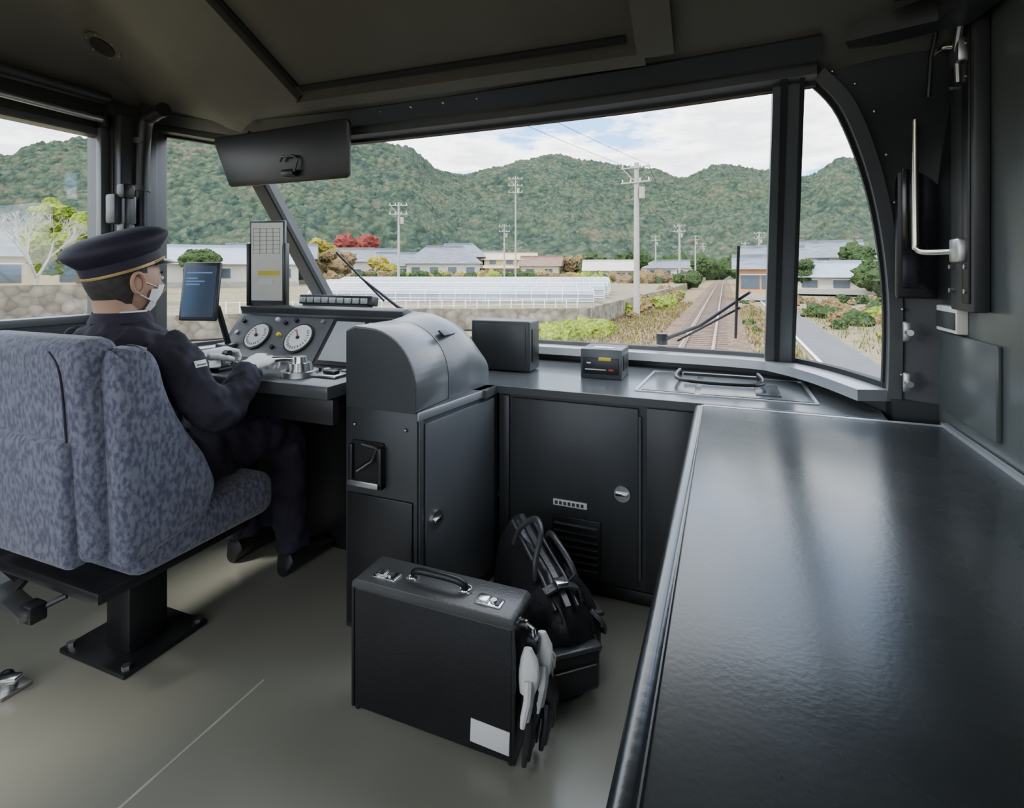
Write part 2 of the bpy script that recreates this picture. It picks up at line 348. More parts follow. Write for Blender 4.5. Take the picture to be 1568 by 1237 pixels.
b.box(-.585,-.405,1.852,1.862,.075,.265,BLK,.003)
for i in range(7): b.box(-.575,-.415,1.842,1.858,.088+i*.025,.093+i*.025,PAINT,.001,X=rot('X',25,(-.5,1.85,.09+i*.025)))
b.box(-.58,-.455,1.853,1.859,.30,.322,WHITE,.001)
for i in range(7): b.box(-.573+i*.016,-.563+i*.016,1.851,1.854,.305,.317,INK)
b.cyl((-.33,1.862,.377),(-.33,1.849,.377),.028,STEEL,24); b.box(-.352,-.308,1.842,1.852,.371,.383,CHROME,.002)
hx=[(-.30,1.955),(.28,1.965),(.28,2.34),(-.28,2.36)]
for i in range(4):
    p,q=hx[i],hx[(i+1)%4]; b.rsweep([(p[0],p[1],ZC+.001),(q[0],q[1],ZC+.001)],.010,.005,ALU)
b.prism([(-.28,1.97),(-.1,1.97),(-.1,2.34),(-.26,2.34)],'z',ZC,ZC+.004,COUNT)
b.prism([(-.08,1.97),(.26,1.98),(.26,2.32),(-.08,2.34)],'z',ZC,ZC+.004,COUNT)
b.box(.10,.18,2.02,2.20,ZC+.003,ZC+.007,BLK,.001)
b.done('windshield_counter')
b=B(); b.tube(smoothpath([(-.17,2.30,ZC+.005),(-.17,2.28,ZC+.03),(-.15,2.07,ZC+.03),(.11,2.07,ZC+.03),(.12,2.28,ZC+.03),(.12,2.3,ZC+.005)],5),.007,BLK,8); b.rsweep([(-.15,2.2,ZC+.03),(.11,2.2,ZC+.03)],.02,.01,BLK); b.done('folding_handle')

# ------------------------------------------------------------------ equipment cabinet with rounded hood
b=B()
cab=[(-1.14,1.40),(-.872,1.40),(-.803,1.86),(-1.14,1.75)]
b.prism(cab,'z',0,ZC-.0,PAINT,.004)
d=(V((-.803,1.86,0))-V((-.872,1.40,0))).normalized(); nrm=V((d.y,-d.x,0))
def sd(s0,s1,z0,z1,m,t=.008,o=.0):
    p=V((-.872,1.40,0)); c=[]
    q=[p+d*s0+nrm*o,p+d*s1+nrm*o,p+d*s1+nrm*(o+t),p+d*s0+nrm*(o+t)]
    b.prism([(k.x,k.y) for k in q],'z',z0,z1,m,.002)
sd(.035,.43,.05,.675,HOOD); sd(.006,.026,.03,.69,PAINT2,.005); sd(0,.45,.69,ZC,ALU,.006)
k=V((-.872,1.40,0))+d*.075+nrm*.008
b.cyl(k+V((0,0,.366)),k+nrm*.012+V((0,0,.366)),.028,STEEL,24); b.box(k.x+.008,k.x+.018,k.y-.02,k.y+.02,.36,.372,CHROME,.002)
prof=[(-1.135,ZC),(-1.135,.962),(-1.10,.975)]
for i in range(15):
    a=math.pi/2*(i/14); prof.append((-1.06+.188*math.sin(a),.79+.182*math.cos(a)))
prof+= [(-.872,ZC)]
b.prism(prof,'y',1.395,1.60,HOOD,.005)
b.prism([(x*.985-.014,z*.985+.008) for x,z in prof],'y',1.3925,1.396,PAINT)  # end face in the darker grey, its shade put into the colour
rings=[]
for (y,sx,dz) in ((1.60,0,0),(1.68,.01,.012),(1.74,.0,.02),(1.80,.0,.0),(1.86,0,-.08)):
    rings.append([V((x+sx+(y-1.6)*.12*( (x+1.135)/.26),y,max(ZC,z+dz*((z-ZC)/.25)))) for x,z in prof])
b.loft(rings,HOOD)
b.box(-.93,-.90,1.62,1.70,.93,.938,BLK,.002,X=rot('Y',38,(-.915,1.66,.93)))
b.box(-1.115,-.985,1.372,1.40,.47,.49,STEEL,.004); b.box(-1.115,-1.10,1.38,1.40,.47,.60,BLK,.003); b.box(-1.0,-.985,1.372,1.40,.47,.60,BLK,.003)
b.box(-1.11,-.99,1.392,1.402,.48,.61,BLKM,.003); b.tube([(-1.08,1.38,.52),(-1.02,1.375,.56),(-1.0,1.375,.60),(-1.06,1.38,.605)],.006,CHROME,8)
b.box(-1.13,-.885,1.392,1.402,.02,.44,BLK,.004)
b.ball((-1.10,1.395,.66),.006,STEEL,8,6); b.ball((-.91,1.395,.66),.006,STEEL,8,6)
b.done('equipment_cabinet')

# ------------------------------------------------------------------ driver console
b=B()
b.box(-2.15,-1.145,1.32,1.72,.745,.79,PAINT2,.01)
b.box(-2.15,-1.145,1.345,1.38,.66,.745,BLK,.008)
b.box(-2.2,-1.145,1.78,1.84,0,.75,BLK)
b.box(-2.15,-2.08,1.40,1.78,0,.745,BLK,.005)
prof=[(1.59,.785),(1.735,.965),(1.725,.995),(1.76,1.005),(1.95,.94),(2.0,.72),(1.6,.72)]
b.prism(prof,'x',-1.98,-1.14,PAINT,.006)
def P(x,t,o=0):
    nn=V((0,-.18,.145)).normalized(); return V((x,1.59+.145*t,.785+.18*t))+nn*o
def face(x0,x1,t0,t1,m,o=.003):
    vs=[P(x0,t0,0),P(x1,t0,0),P(x1,t1,0),P(x0,t1,0),P(x0,t0,o),P(x1,t0,o),P(x1,t1,o),P(x0,t1,o)]
    b.add(vs,[(0,1,5,4),(1,2,6,5),(2,3,7,6),(3,0,4,7),(4,5,6,7)],m)
face(-1.95,-1.46,.08,.93,HOOD,.004); face(-1.45,-1.17,.05,.95,BLK,.006); face(-1.435,-1.30,.12,.88,SCR2,.009); face(-1.28,-1.18,.12,.88,SCR2,.009)
for gx,r in ((-1.80,.055),(-1.58,.06)):
    c=P(gx,.5,.0); nn=V((0,-.18,.145)).normalized()
    b.cyl(c,c+nn*.012,r+.008,BLK,32); b.cyl(c,c+nn*.014,r,DIAL,32)
    uu=V((1,0,0)); vv=V((0,.145,.18)).normalized()
    for k in range(19):
        a=math.radians(-225+k*15+0); q=c+nn*.0155+(uu*math.cos(a)+vv*math.sin(a))*r*.85; q2=c+nn*.0155+(uu*math.cos(a)+vv*math.sin(a))*r*.68
        b.rsweep([q,q2],.0025,.001,INK,up=nn)
    b.rsweep([c+nn*.017,c+nn*.017+(uu*-.5+vv*.7)*r*.85],.004,.001,RED,up=nn); b.cyl(c+nn*.014,c+nn*.02,.007,BLK,12)
for i,(x,t,m) in enumerate([(-1.69,.8,BLK),(-1.69,.55,YEL),(-1.69,.3,BLK),(-1.50,.85,STEEL),(-1.92,.8,BLK),(-1.92,.55,STEEL),(-1.92,.3,WHITE),(-1.74,.86,WHITE),(-1.64,.86,BLK)]):
    c=P(x,t,.002); b.cyl(c,c+nn*.014,.009,m,12)
for i in range(6): b.cyl((-1.40+i*.04,1.52,.79),(-1.40+i*.04,1.52,.802),.012,[STEEL,BLK,WHITE,BLK,STEEL,BLK][i],14)
b.box(-1.30,-1.20,1.42,1.49,.79,.80,STEEL,.004)
b.box(-1.27,-1.22,1.44,1.47,.80,.812,BLK,.004)
b.done('driver_console')
b=B(); c=V((-1.36,1.43,.79))
b.cyl(c,c+V((0,0,.018)),.062,STEEL,32); b.cyl(c+V((0,0,.018)),c+V((0,0,.045)),.045,CHROME,32,.038); b.cyl(c+V((0,0,.045)),c+V((0,0,.065)),.026,CHROME,24,.022)
b.tube([c+V((0,0,.055)),c+V((-.05,-.02,.058)),c+V((-.09,-.035,.055))],[.012,.009,.012],CHROME,12); b.ball(c+V((-.105,-.04,.055)),.018,BLK)
b.done('brake_valve_handle')
b=B(); c=V((-1.71,1.42,.79)); b.box(c.x-.05,c.x+.05,c.y-.06,c.y+.06,.79,.805,BLK,.006); b.tube([c+V((0,0,.01)),c+V((0,-.01,.055))],.008,CHROME); b.tube([c+V((-.045,-.012,.06)),c+V((.045,-.012,.06))],.013,BLK,14); b.done('throttle_lever')
b=B(); b.box(-1.72,-1.34,1.80,1.85,1.005,1.045,BLK,.005,X=rot('X',-10,(-1.5,1.82,1.0)))
for i in range(9): b.box(-1.71+i*.04,-1.678+i*.04,1.795,1.803,1.015,1.037,SCR2,.002)
b.box(-1.70,-1.36,1.805,1.84,.97,1.01,BLK); b.done('indicator_lamp_panel')
b=B(); X=rot('Z',14,(-1.90,1.48,1.07))@rot('X',-8,(-1.90,1.48,1.07))
b.box(-1.985,-1.825,1.475,1.49,.955,1.185,BLK,.006,X=X); b.box(-1.973,-1.837,1.4735,1.476,.97,1.17,SCREEN,X=X)
for i,(w,m) in enumerate([(.11,UI),(.05,UI),(.08,UI),(.06,UI)]): b.box(-1.965,-1.965+w,1.4725,1.4737,1.14-i*.012-(.01 if i else 0),1.145-i*.012-(.01 if i else 0),m,X=X)
b.tube([(-1.90,1.50,1.05),(-1.91,1.56,1.0),(-1.92,1.62,.84)],.012,BLK,10); b.box(-1.96,-1.88,1.585,1.65,.79,.85,BLK,.01)
b.done('tablet_computer')
b=B(); X=rot('Z',12,(-1.86,1.76,1.1))
b.box(-1.945,-1.775,1.765,1.78,.99,1.37,PAINT2,.004,X=X); b.box(-1.935,-1.785,1.761,1.766,1.02,1.36,PAPER,.001,X=X)
b.box(-1.955,-1.94,1.755,1.785,.98,1.27,BLK,.003,X=X); b.box(-1.78,-1.765,1.755,1.785,.98,1.27,BLK,.003,X=X)
for i in range(7): b.box(-1.925,-1.795,1.7598,1.7612,1.335-i*.018,1.3362-i*.018,INK,X=X)
for i in range(5): b.box(-1.925+i*.032,-1.924+i*.032,1.7598,1.7612,1.225,1.336,INK,X=X)
b.box(-1.90,-1.80,1.759,1.7612,1.13,1.15,YEL,X=X); b.box(-1.9,-1.83,1.759,1.7612,1.09,1.115,WHITE,X=X)
b.box(-1.93,-1.79,1.76,1.80,.96,1.0,BLK,.004,X=X); b.done('timetable_holder')
# sun visor
b=B(); X=rot('X',10,(-1.57,1.6,1.6))
pts=[]
for cx,cz,a0 in ((-.355,.075,90),(-.31,-.085,180),(.26,-.085,270),(.285,.085,0)):
    for k in range(5):
        a=math.radians(a0+k*22.5); pts.append((-1.575+cx+.022*math.cos(a),1.602+cz+.022*math.sin(a)))
pts=pts[::-1]
b.prism(pts,'y',1.59,1.605,BLK,.004,X=X)
b.tube([(-1.60,1.58,1.575),(-1.585,1.575,1.59),(-1.53,1.575,1.59),(-1.515,1.58,1.575),(-1.53,1.58,1.53)],.006,PAINT2,8); b.box(-1.59,-1.53,1.57,1.60,1.515,1.54,BLK,.006)
b.tube([(-1.8,1.605,1.68),(-1.8,1.62,1.715)],.01,BLK,8); b.tube([(-1.33,1.605,1.68),(-1.33,1.62,1.715)],.01,BLK,8)
b.done('sun_visor')

# ------------------------------------------------------------------ boxes on counter
b=B(); b.box(-1.04,-.765,2.115,2.24,ZC+.004,.935,PAINT,.008,3); b.box(-1.02,-.785,2.111,2.116,ZC+.02,.92,PAINT,.002)
for x in (-1.0,-.8): b.box(x-.02,x+.02,2.13,2.2,ZC,ZC+.006,BLK)
b.box(-.764,-.760,2.14,2.22,.76,.9,BLK,.001); b.done('speaker_box')
b=B(); b.box(-.545,-.378,2.115,2.275,ZC,.835,PAINT2,.004); b.box(-.535,-.39,2.110,2.117,.735,.80,BLK,.002); b.box(-.47,-.42,2.107,2.112,.79,.803,YEL,.001)
b.box(-.525,-.44,2.107,2.112,.752,.756,STEEL); b.box(-.43,-.41,2.106,2.112,.75,.758,RED,.002); b.box(-.52,-.50,2.106,2.112,.775,.783,STEEL,.002)
b.box(-.50,-.42,2.14,2.18,.835,.8375,WHITE); b.box(-.377,-.375,2.14,2.25,.75,.81,BLK); b.done('card_reader')

# ------------------------------------------------------------------ right desk
b=B()
b.box(-.07,XR-.005,.05,1.81,0,ZC-.03,PAINT,.003)
b.box(-.065,XR-.005,.03,1.82,ZC-.03,ZC,DESK,.004)
b.tube([(-.075,.03,ZC-.011),(-.075,1.80,ZC-.011)],.0165,DESKE,14)
b.rsweep([(-.066,.03,ZC+.001),(-.066,1.82,ZC+.001)],.004,.003,PAINT2)
b.tube(smoothpath([(-.075,1.795,ZC-.006),(-.06,1.822,ZC-.006),(0,1.826,ZC-.006),(.5,1.826,ZC-.006),(XR-.01,1.826,ZC-.006)],4),.009,ALU,8)
b.rsweep([(XR-.012,1.826,ZC+.004),(XR-.012,.03,ZC+.004)],.014,.012,ALU)
b.done('conductor_desk')

# ------------------------------------------------------------------ right door and handle
b=B()
b.box(.465,.575,1.852,1.88,1.07,1.76,BLK,.008)
b.box(.476,.566,1.846,1.855,1.10,1.73,mat('dark_pane',(.012,.013,.016),.12),.003)
b.box(.560,.579,1.71,1.852,1.07,1.76,BLK,.004)
b.box(.545,.578,1.57,1.71,1.05,1.80,PAINT,.006)
b.box(.540,.546,1.585,1.625,1.07,1.78,BLK,.003)
for z in (1.10,1.16,1.62,1.70,1.76): 
    b.cyl((.545,1.60,z),(.536,1.60,z),.006,STEEL,10); b.cyl((.545,1.69,z),(.536,1.69,z),.006,STEEL,10)
BR=mat('brass_rail',(.62,.58,.48),.2,1.)
b.tube(smoothpath([(.55,1.63,1.70),(.51,1.66,1.715),(.495,1.74,1.69),(.488,1.775,1.655),(.488,1.775,1.25),(.49,1.77,1.215),(.50,1.74,1.20),(.55,1.64,1.20)],6),.0085,BR,12)
for z in (1.69,1.20): b.box(.525,.55,1.60,1.66,z-.03,z+.03,STEEL,.006)
b.box(.553,.558,1.72,1.80,1.735,1.755,YEL,.001,X=rot('X',20,(.555,1.76,1.745)))
b.box(.556,.58,1.70,1.845,.985,1.055,PAPER,.003); b.box(.552,.58,1.71,1.835,.995,1.04,PAINT,.002)
b.box(.568,.58,1.52,1.84,.76,.98,DOORP,.004)
for z in (.97,.82): b.box(.49,.51,1.885,1.9,z-.03,z+.03,STEEL,.005); b.cyl((.50,1.885,z),(.50,1.86,z),.009,CHROME,10)
b.done('door_1')
b=B(); b.rsweep([(.30,1.62,1.78),(.50,1.55,1.78),(.57,1.2,1.8)],.09,.09,PAINT); b.cyl((.36,1.45,1.80),(.50,1.42,1.80),.035,BLK,20); b.cyl((.35,1.452,1.80),(.36,1.45,1.80),.028,CHROME,20)
b.tube([(.52,1.55,1.78),(.53,1.62,1.70),(.54,1.64,1.62)],.008,STEEL,8); b.tube([(.49,1.6,1.78),(.49,1.66,1.70),(.49,1.68,1.6)],.006,BLK,8); b.done('spot_lamp')

# ------------------------------------------------------------------ driver seat
sx=-1.66
b=B(); X=rot('X',3,(sx,.88,.45))
def rslab(x0,x1,y0,y1,z0,z1,m,bev,X=None): b.box(x0,x1,y0,y1,z0,z1,m,bev,5,X=X)
rslab(sx-.26,sx+.235,.815,.925,.42,.985,SEAT,.045,X)
rslab(sx-.29,sx-.20,.83,1.0,.47,.93,SEAT,.040,X)
b.prism([(.86,.40),(1.10,.43),(1.135,.52),(1.10,.62),(1.04,.72),(1.0,.82),(.985,.90),(.965,.945),(.93,.96),(.88,.955),(.865,.92)],'x',sx+.195,sx+.29,SEAT,.036,5,X)
rslab(sx-.22,sx+.19,.79,.85,.42,.74,SEAT,.022,X)
rslab(sx-.26,sx+.265,.90,1.37,.345,.485,SEAT,.05)
b.tube(smoothpath([V(X@V(p)) for p in [(sx+.175,.812,.46),(sx+.178,.811,.70),(sx+.165,.813,.90),(sx+.12,.817,.955)]],5),.0025,NAVY,8)
b.box(sx-.23,sx+.22,.84,1.30,.315,.35,BLK,.01)
b.box(sx-.03-.055,sx-.03+.055,1.04,1.16,.012,.32,BLK,.01); b.cyl((sx-.03,1.10,.1),(sx-.03,1.10,.33),.045,STEEL,20)
b.box(-1.86,-1.565,.98,1.24,0,.014,BLK,.003)
for x,y in ((-1.84,1.0),(-1.585,1.0),(-1.585,1.22),(-1.84,1.22)): b.cyl((x,y,.014),(x,y,.026),.012,STEEL,6)
b.rsweep([(-1.98,.86,.275),(-1.63,.80,.275)],.05,.014,STEEL); b.box(-1.67,-1.62,.79,.83,.255,.30,BLK,.006); b.tube([(-1.65,.80,.275),(-1.6,.86,.30)],.008,BLK,8)
b.rsweep([(-1.80,.84,.275),(-1.80,.9,.33)],.03,.012,BLK)
b.done('driver_seat')
b=B(); b.cyl((-1.82,.84,0),(-1.82,.84,.035),.02,STEEL,16); b.box(-1.86,-1.79,.82,.85,.03,.045,CHROME,.004,X=rot('Z',30,(-1.82,.84,0))); b.ball((-1.855,.85,.02),.02,BLK); b.box(-1.87,-1.79,.81,.88,0,.01,STEEL,.002); b.done('floor_latch')

# ------------------------------------------------------------------ train driver
drv=empty('train_driver')
hx0=-1.675; DY=.06
def ell(c,rx,ry,n=24,ex=1.):
    return [V((c[0]+rx*math.copysign(abs(math.cos(a))**ex,math.cos(a)),c[1]+ry*math.copysign(abs(math.sin(a))**ex,math.sin(a)),c[2])) for a in [2*math.pi*k/n for k in range(n)]]
b=B()
b.loft([ell((hx0,y+DY,z),rx,ry,28,.85) for z,rx,ry,y in ((.485,.17,.12,1.02),(.52,.19,.14,1.02),(.60,.185,.135,1.0),(.70,.17,.125,.995),(.80,.178,.13,.99),(.88,.19,.125,.985),(.94,.185,.11,.98),(.975,.135,.09,.98),(1.0,.08,.07,.985),(1.03,.062,.062,.99))],NAVY)
RA=smoothpath([(hx0+.165,.985+DY,.925),(hx0+.215,1.0+DY,.88),(hx0+.255,1.03+DY,.80),(hx0+.28,1.06+DY,.735),(hx0+.28,1.16,.735),(-1.41,1.23,.785),(-1.44,1.29,.825)],4)
b.tube(RA,[.07+(.046-.07)*i/(len(RA)-1) for i in range(len(RA))],NAVY,16)
LA=smoothpath([(hx0-.165,.985+DY,.925),(hx0-.215,1.0+DY,.88),(hx0-.24,1.04+DY,.81),(hx0-.235,1.09+DY,.765),(hx0-.20,1.19,.775),(-1.79,1.26,.80),(-1.735,1.335,.835)],4)
b.tube(LA,[.07+(.044-.07)*i/(len(LA)-1) for i in range(len(LA))],NAVY,16)
for sg in (1,-1):
    L=smoothpath([(hx0+sg*.08,1.06,.565),(hx0+sg*.10,1.2,.57),(hx0+sg*.125,1.36,.572),(hx0+sg*.13,1.50,.565),(hx0+sg*.13,1.555,.50),(hx0+sg*.13,1.57,.35),(hx0+sg*.13,1.58,.2),(hx0+sg*.13,1.59,.09)],3)
    k=len(L)-1; b.tube(L,[(.092 if i<k*.42 else .078)-.02*max(0,(i-k*.42)/k) -.008*(i/k) for i in range(k+1)],NAVY,16)
b.loft([ell((hx0+.01,1.14,.50),.225,.22,28,.8),ell((hx0+.01,1.13,.60),.21,.20,28,.8),ell((hx0,1.09,.68),.17,.14,28)],NAVY)
body=b.done('uniform_body',parent=drv)
r=body.modifiers.new('Remesh','REMESH'); r.mode='VOXEL'; r.voxel_size=.009; r.use_smooth_shade=True
s=body.modifiers.new('Smooth','SMOOTH'); s.iterations=4; s.factor=.5
tx=bpy.data.textures.new('folds','CLOUDS'); tx.noise_scale=.055
dm=body.modifiers.new('Folds','DISPLACE'); dm.texture=tx; dm.strength=.030; dm.mid_level=.5
b=B()
for sg in (1,-1):
    x=hx0+sg*.13
    b.loft([[V((x+rx*math.cos(a),y,.0+h*(.5+.5*math.sin(a)))) for a in [2*math.pi*k/16 for k in range(16)]] for y,rx,h in ((1.535,.025,.05),(1.55,.04,.09),(1.62,.045,.10),(1.70,.05,.075),(1.77,.048,.055),(1.775,.03,.035))],BLK)
b.done('shoes',parent=drv)
HC=V((hx0,1.0+DY-.01,1.12)); yaw=Matrix.Translation(HC)@Matrix.Rotation(math.radians(-6),4,'Z')@Matrix.Translation(-HC)
def hf(n,q):
    q=q.copy()
    if n.z<0:
        t=-n.z; q.x*=1-.28*t*t; 
        if n.y>0: q.y*=1-.10*t
        else: q.y*=1-.35*t
    if n.y>.75 and abs(n.x)<.35: q.y-=.004
    return q
b=B()
b.ball(HC,(.078,.099,.114),SKIN,40,28,X=yaw,fn=hf)
b.tube([HC+V((0,-.025,-.05)),HC+V((0,-.02,-.10)),HC+V((0,-.02,-.14))],[.058,.054,.06],SKIN,20)
b.loft([[HC+V((w*math.cos(a),y,z+h*math.sin(a))) for a in [2*math.pi*k/10 for k in range(10)]] for y,z,w,h in ((.085,.0,.008,.01),(.1,-.01,.011,.014),(.114,-.025,.015,.012),(.098,-.04,.016,.008))],SKIN,X=yaw)
for sg in (1,-1):
    b.ball(HC+V((sg*.03,.088,.008)),(.013,.008,.007),WHITE,12,8,X=yaw); b.ball(HC+V((sg*.03,.0945,.008)),(.005,.003,.005),BLK,8,6,X=yaw)
    b.tube([HC+V((sg*.016,.096,.024)),HC+V((sg*.032,.094,.028)),HC+V((sg*.048,.084,.024))],.003,HAIR,6,X=yaw)
    e=HC+V((sg*.082,-.004,-.006)); ring=[e+V((sg*.006*math.sin(a)+sg*.004,.017*math.cos(a)-.004*math.sin(a),.03*math.sin(a))) for a in [2*math.pi*k/16 for k in range(16)]]
    b.tube(ring,.0055,SKIN,8,X=yaw,closed=True); b.ball(e,(.007,.015,.026),SKIN,12,8,X=yaw)
    b.tube([HC+V((sg*.062,.062,-.02)),HC+V((sg*.080,.02,-.005)),HC+V((sg*.085,-.008,.02)),HC+V((sg*.085,-.024,0)),HC+V((sg*.080,-.012,-.03)),HC+V((sg*.060,.055,-.065))],.0018,MASK,6,X=yaw)
b.box(HC.x-.022,HC.x+.022,HC.y+.082,HC.y+.09,HC.z-.062,HC.z-.055,RED,.002,X=yaw)
b.done('head',60,parent=drv)
b=B()
def mf(n,q): q=hf(n,q); q=q*1.07; q.y+=.012*max(0,1-abs(n.x)*2) if n.y>0 else 0; return q
b.ball(HC,(.078,.099,.114),MASK,48,32,X=yaw,fn=mf,keep=lambda n:n.y>.38 and -.88<n.z<-.05-.12*abs(n.x))
b.done('face_mask',60,parent=drv)
b=B()
b.ball(HC,(.078,.099,.114),HAIR,48,32,X=yaw,fn=lambda n,q:hf(n,q)*1.05,keep=lambda n:(n.y<-.12 and n.z>-.55) or (n.y<.25 and n.z>.16) or n.z>.5)
b.done('hair',60,parent=drv)
# cap
b=B(); CX=yaw@Matrix.Translation(HC+V((0,.0,.036)))@Matrix.Rotation(math.radians(20),4,'X')
def er(z,rx,ry,cy=0,n=40): return [V((rx*math.cos(a),cy+ry*math.sin(a),z)) for a in [2*math.pi*k/n for k in range(n)]]
b.loft([er(-.004,.088,.108),er(.036,.090,.110)],NAVY2,X=CX,caps=False)
b.loft([er(.000,.0900,.1100),er(.004,.0905,.1108),er(.008,.090,.1100)],GOLD,X=CX,caps=False)
b.loft([er(.034,.090,.110),er(.046,.100,.122,.002),er(.062,.116,.136,.004),er(.074,.124,.142,.005),er(.084,.122,.140,.005),er(.096,.106,.123,.005),er(.106,.075,.09,.005),er(.110,.01,.01,.005)],NAVY2,X=CX)
vis=[]
for i in range(17):
    a=math.radians(25+130*i/16); vis.append((math.cos(a),math.sin(a)))
vs=[];fs=[]
for (x,y) in vis:
    k=max(0,(y-.3))/.7
    vs+= [V((.088*x,.108*y,.000)),V((.090*x,.108*y+.045*k,-.030*k)),V((.090*x,.108*y+.045*k,-.034*k)),V((.088*x,.108*y,-.005))]
for i in range(16):
    for k in range(4): fs.append([i*4+k,i*4+(k+1)%4,(i+1)*4+(k+1)%4,(i+1)*4+k])
b.add(vs,fs,BLK,X=CX)
b.tube([V((.089*x,.110*y+.003,.004)) for x,y in vis],.003,GOLD,6,X=CX); b.ball((0,.116,.045),(.02,.008,.02),GOLD,12,8,X=CX)
b.done('peaked_cap',50,parent=drv)
b=B(); b.loft([er(0,.066,.066,0),er(.022,.062,.062,.0)],WHITE,caps=False,X=Matrix.Translation((hx0,.985+DY,1.010)))
b.loft([er(0,.085,.082,0),er(.03,.069,.071,.0)],NAVY,caps=False,X=Matrix.Translation((hx0,.983+DY,.998))); b.done('collar',parent=drv)
b=B(); SB=Matrix.Translation((hx0+.286,1.02+DY,.885))@Matrix.Rotation(math.radians(-24),4,'Y'); b.box(-.002,.002,-.018,.018,-.010,.010,WHITE,.001,X=SB); b.box(-.0,.003,-.014,.014,-.005,-.001,BLK,X=SB); b.done('sleeve_badge',parent=drv)
def hand(name,M,side,curl):
    b=B()
    b.loft([[V((w*math.cos(a)*1.,y,h*math.sin(a))) for a in [2*math.pi*k/16 for k in range(16)]] for y,w,h in ((-.035,.030,.026),(0,.028,.020),(.03,.038,.018),(.06,.043,.016),(.09,.042,.014),(.098,.036,.010))],GLOVE)
    for i,(fx,l) in enumerate(((-.031,.072),(-.010,.082),(.011,.076),(.031,.060))):
        fx*=side; p=V((fx,.085,0)); a=curl*.35; pts=[p-V((0,.02,0)),p]
        for seg,(fr) in enumerate((.45,.32,.23)):
            p=p+V((fx*.06,math.cos(a),-math.sin(a)))*l*fr; pts.append(p); a+=curl*(.9 if seg==0 else .7)
        b.tube(pts,[.0095,.010,.0095,.0085,.007],GLOVE,10)
    t=[V((-.025*side,.01,-.006)),V((-.045*side,.035,-.014)),V((-.055*side,.06,-.024)),V((-.05*side,.082,-.034))]
    b.tube(t,[.014,.012,.0105,.008],GLOVE,10)
    o=b.done(name,parent=drv); o.matrix_basis=M@Matrix.Translation(o.location)
    r=o.modifiers.new('R','REMESH'); r.mode='VOXEL'; r.voxel_size=.0028; r.use_smooth_shade=True
    s=o.modifiers.new('S','SMOOTH'); s.iterations=3
def frame(w,dirv,up):
    y=V(dirv).normalized(); z=V(up); x=y.cross(z).normalized(); z=x.cross(y)
    return Matrix(((x.x,y.x,z.x,w[0]),(x.y,y.y,z.y,w[1]),(x.z,y.z,z.z,w[2]),(0,0,0,1)))
hand('right_hand',frame((-1.45,1.31,.838),(-.03,.10,.014),(0.2,0,1)),1,1.0)
hand('left_hand',frame((-1.73,1.35,.846),(.01,.10,.012),(-.1,0,1)),-1,1.1)

# ------------------------------------------------------------------ pilot case
b=B(); x0,x1,y0,y1=-.905,-.452,1.14,1.255
b.box(x0,x1,y0,y1,.008,.325,LEA,.008,3); b.prism([(x0-.002,.322),(x1+.002,.322),(x1+.002,.338),(x1-.01,.347),(x0+.01,.347),(x0-.002,.338)],'y',y0-.003,y1+.003,CASETOP,.003)
for x in (x0+.01,x1-.01):
    for y in (y0+.01,y1-.01): b.ball((x,y,.010),.010,BLK,10,8)
for x in (x0,x1):
    b.box(x-.004,x+.004,y0-.002,y0+.006,.01,.33,BLK,.002)
hy=(y0+y1)/2
b.tube(smoothpath([(-.755,hy,.35),(-.75,hy-.005,.366),(-.72,hy-.01,.375),(-.64,hy-.01,.375),(-.61,hy-.005,.366),(-.605,hy,.35)],5),.009,BLK,12)
for x in (-.757,-.603): b.tube([V((x+.014*math.cos(a),hy+.014*math.sin(a),.352)) for a in [k*math.pi/6 for k in range(12)]],.003,CHROME,6,closed=True); b.box(x-.015,x+.015,hy-.012,hy+.012,.346,.351,CHROME,.002)
b.box(-.74,-.62,hy-.014,hy-.006,.374,.380,CHROME,.002)
for x in (-.825,-.53):
    b.box(x-.035,x+.035,y0+.02,y0+.055,.346,.351,CHROME,.002); b.box(x-.028,x+.0,y0+.022,y0+.05,.351,.358,CHROME,.003); b.cyl((x+.012,y0+.036,.351),(x+.012,y0+.036,.357),.008,STEEL,12); b.box(x+.02,x+.03,y0+.024,y0+.05,.351,.354,BLK)
b.box(-.562,-.462,y0-.0025,y0-.0005,.03,.085,WHITE,.0005,X=rot('Y',2,(-.5,y0,.05)))
b.cyl((x1,1.20,.30),(x1+.012,1.20,.30),.012,CHROME,12)
b.done('pilot_case')
# gloves hung on the case
b=B()
def hangglove(b,x,y,z,m,l,tw,sp):
    pts=lambda dx,dy,a,n:[V((x+dx+math.sin(i*tw+a)*.004,y+dy*(.3+i/n),z-l*i/n)) for i in range(n+1)]
    b.tube(pts(0,0,0,6)[:5],[.010,.022,.026,.024,.018],m,12,flat=.55)
    for k in range(4):
        dy=(-.030+.020*k)*sp; b.tube([V((x+.006,y+dy*.4,z-l*.42)),V((x+.010,y+dy*.9,z-l*.62)),V((x+.006,y+dy*1.3,z-l*(.80+.04*(k%2)))),V((x+.003,y+dy*1.35,z-l*(.93+.05*(k%2))))],[.011,.0095,.0085,.006],m,8)
    b.tube([V((x,y+.02,z-l*.3)),V((x+.014,y+.038,z-l*.5)),V((x+.012,y+.045,z-l*.66))],[.011,.010,.007],m,8)
hangglove(b,x1+.028,1.160,.275,GLOVE,.16,1,1.1); hangglove(b,x1+.045,1.212,.285,GLOVE,.17,1.4,1.1)
hangglove(b,x1+.026,1.17,.20,NYL,.185,1,1.); hangglove(b,x1+.05,1.22,.19,NYL,.17,1.2,1.)
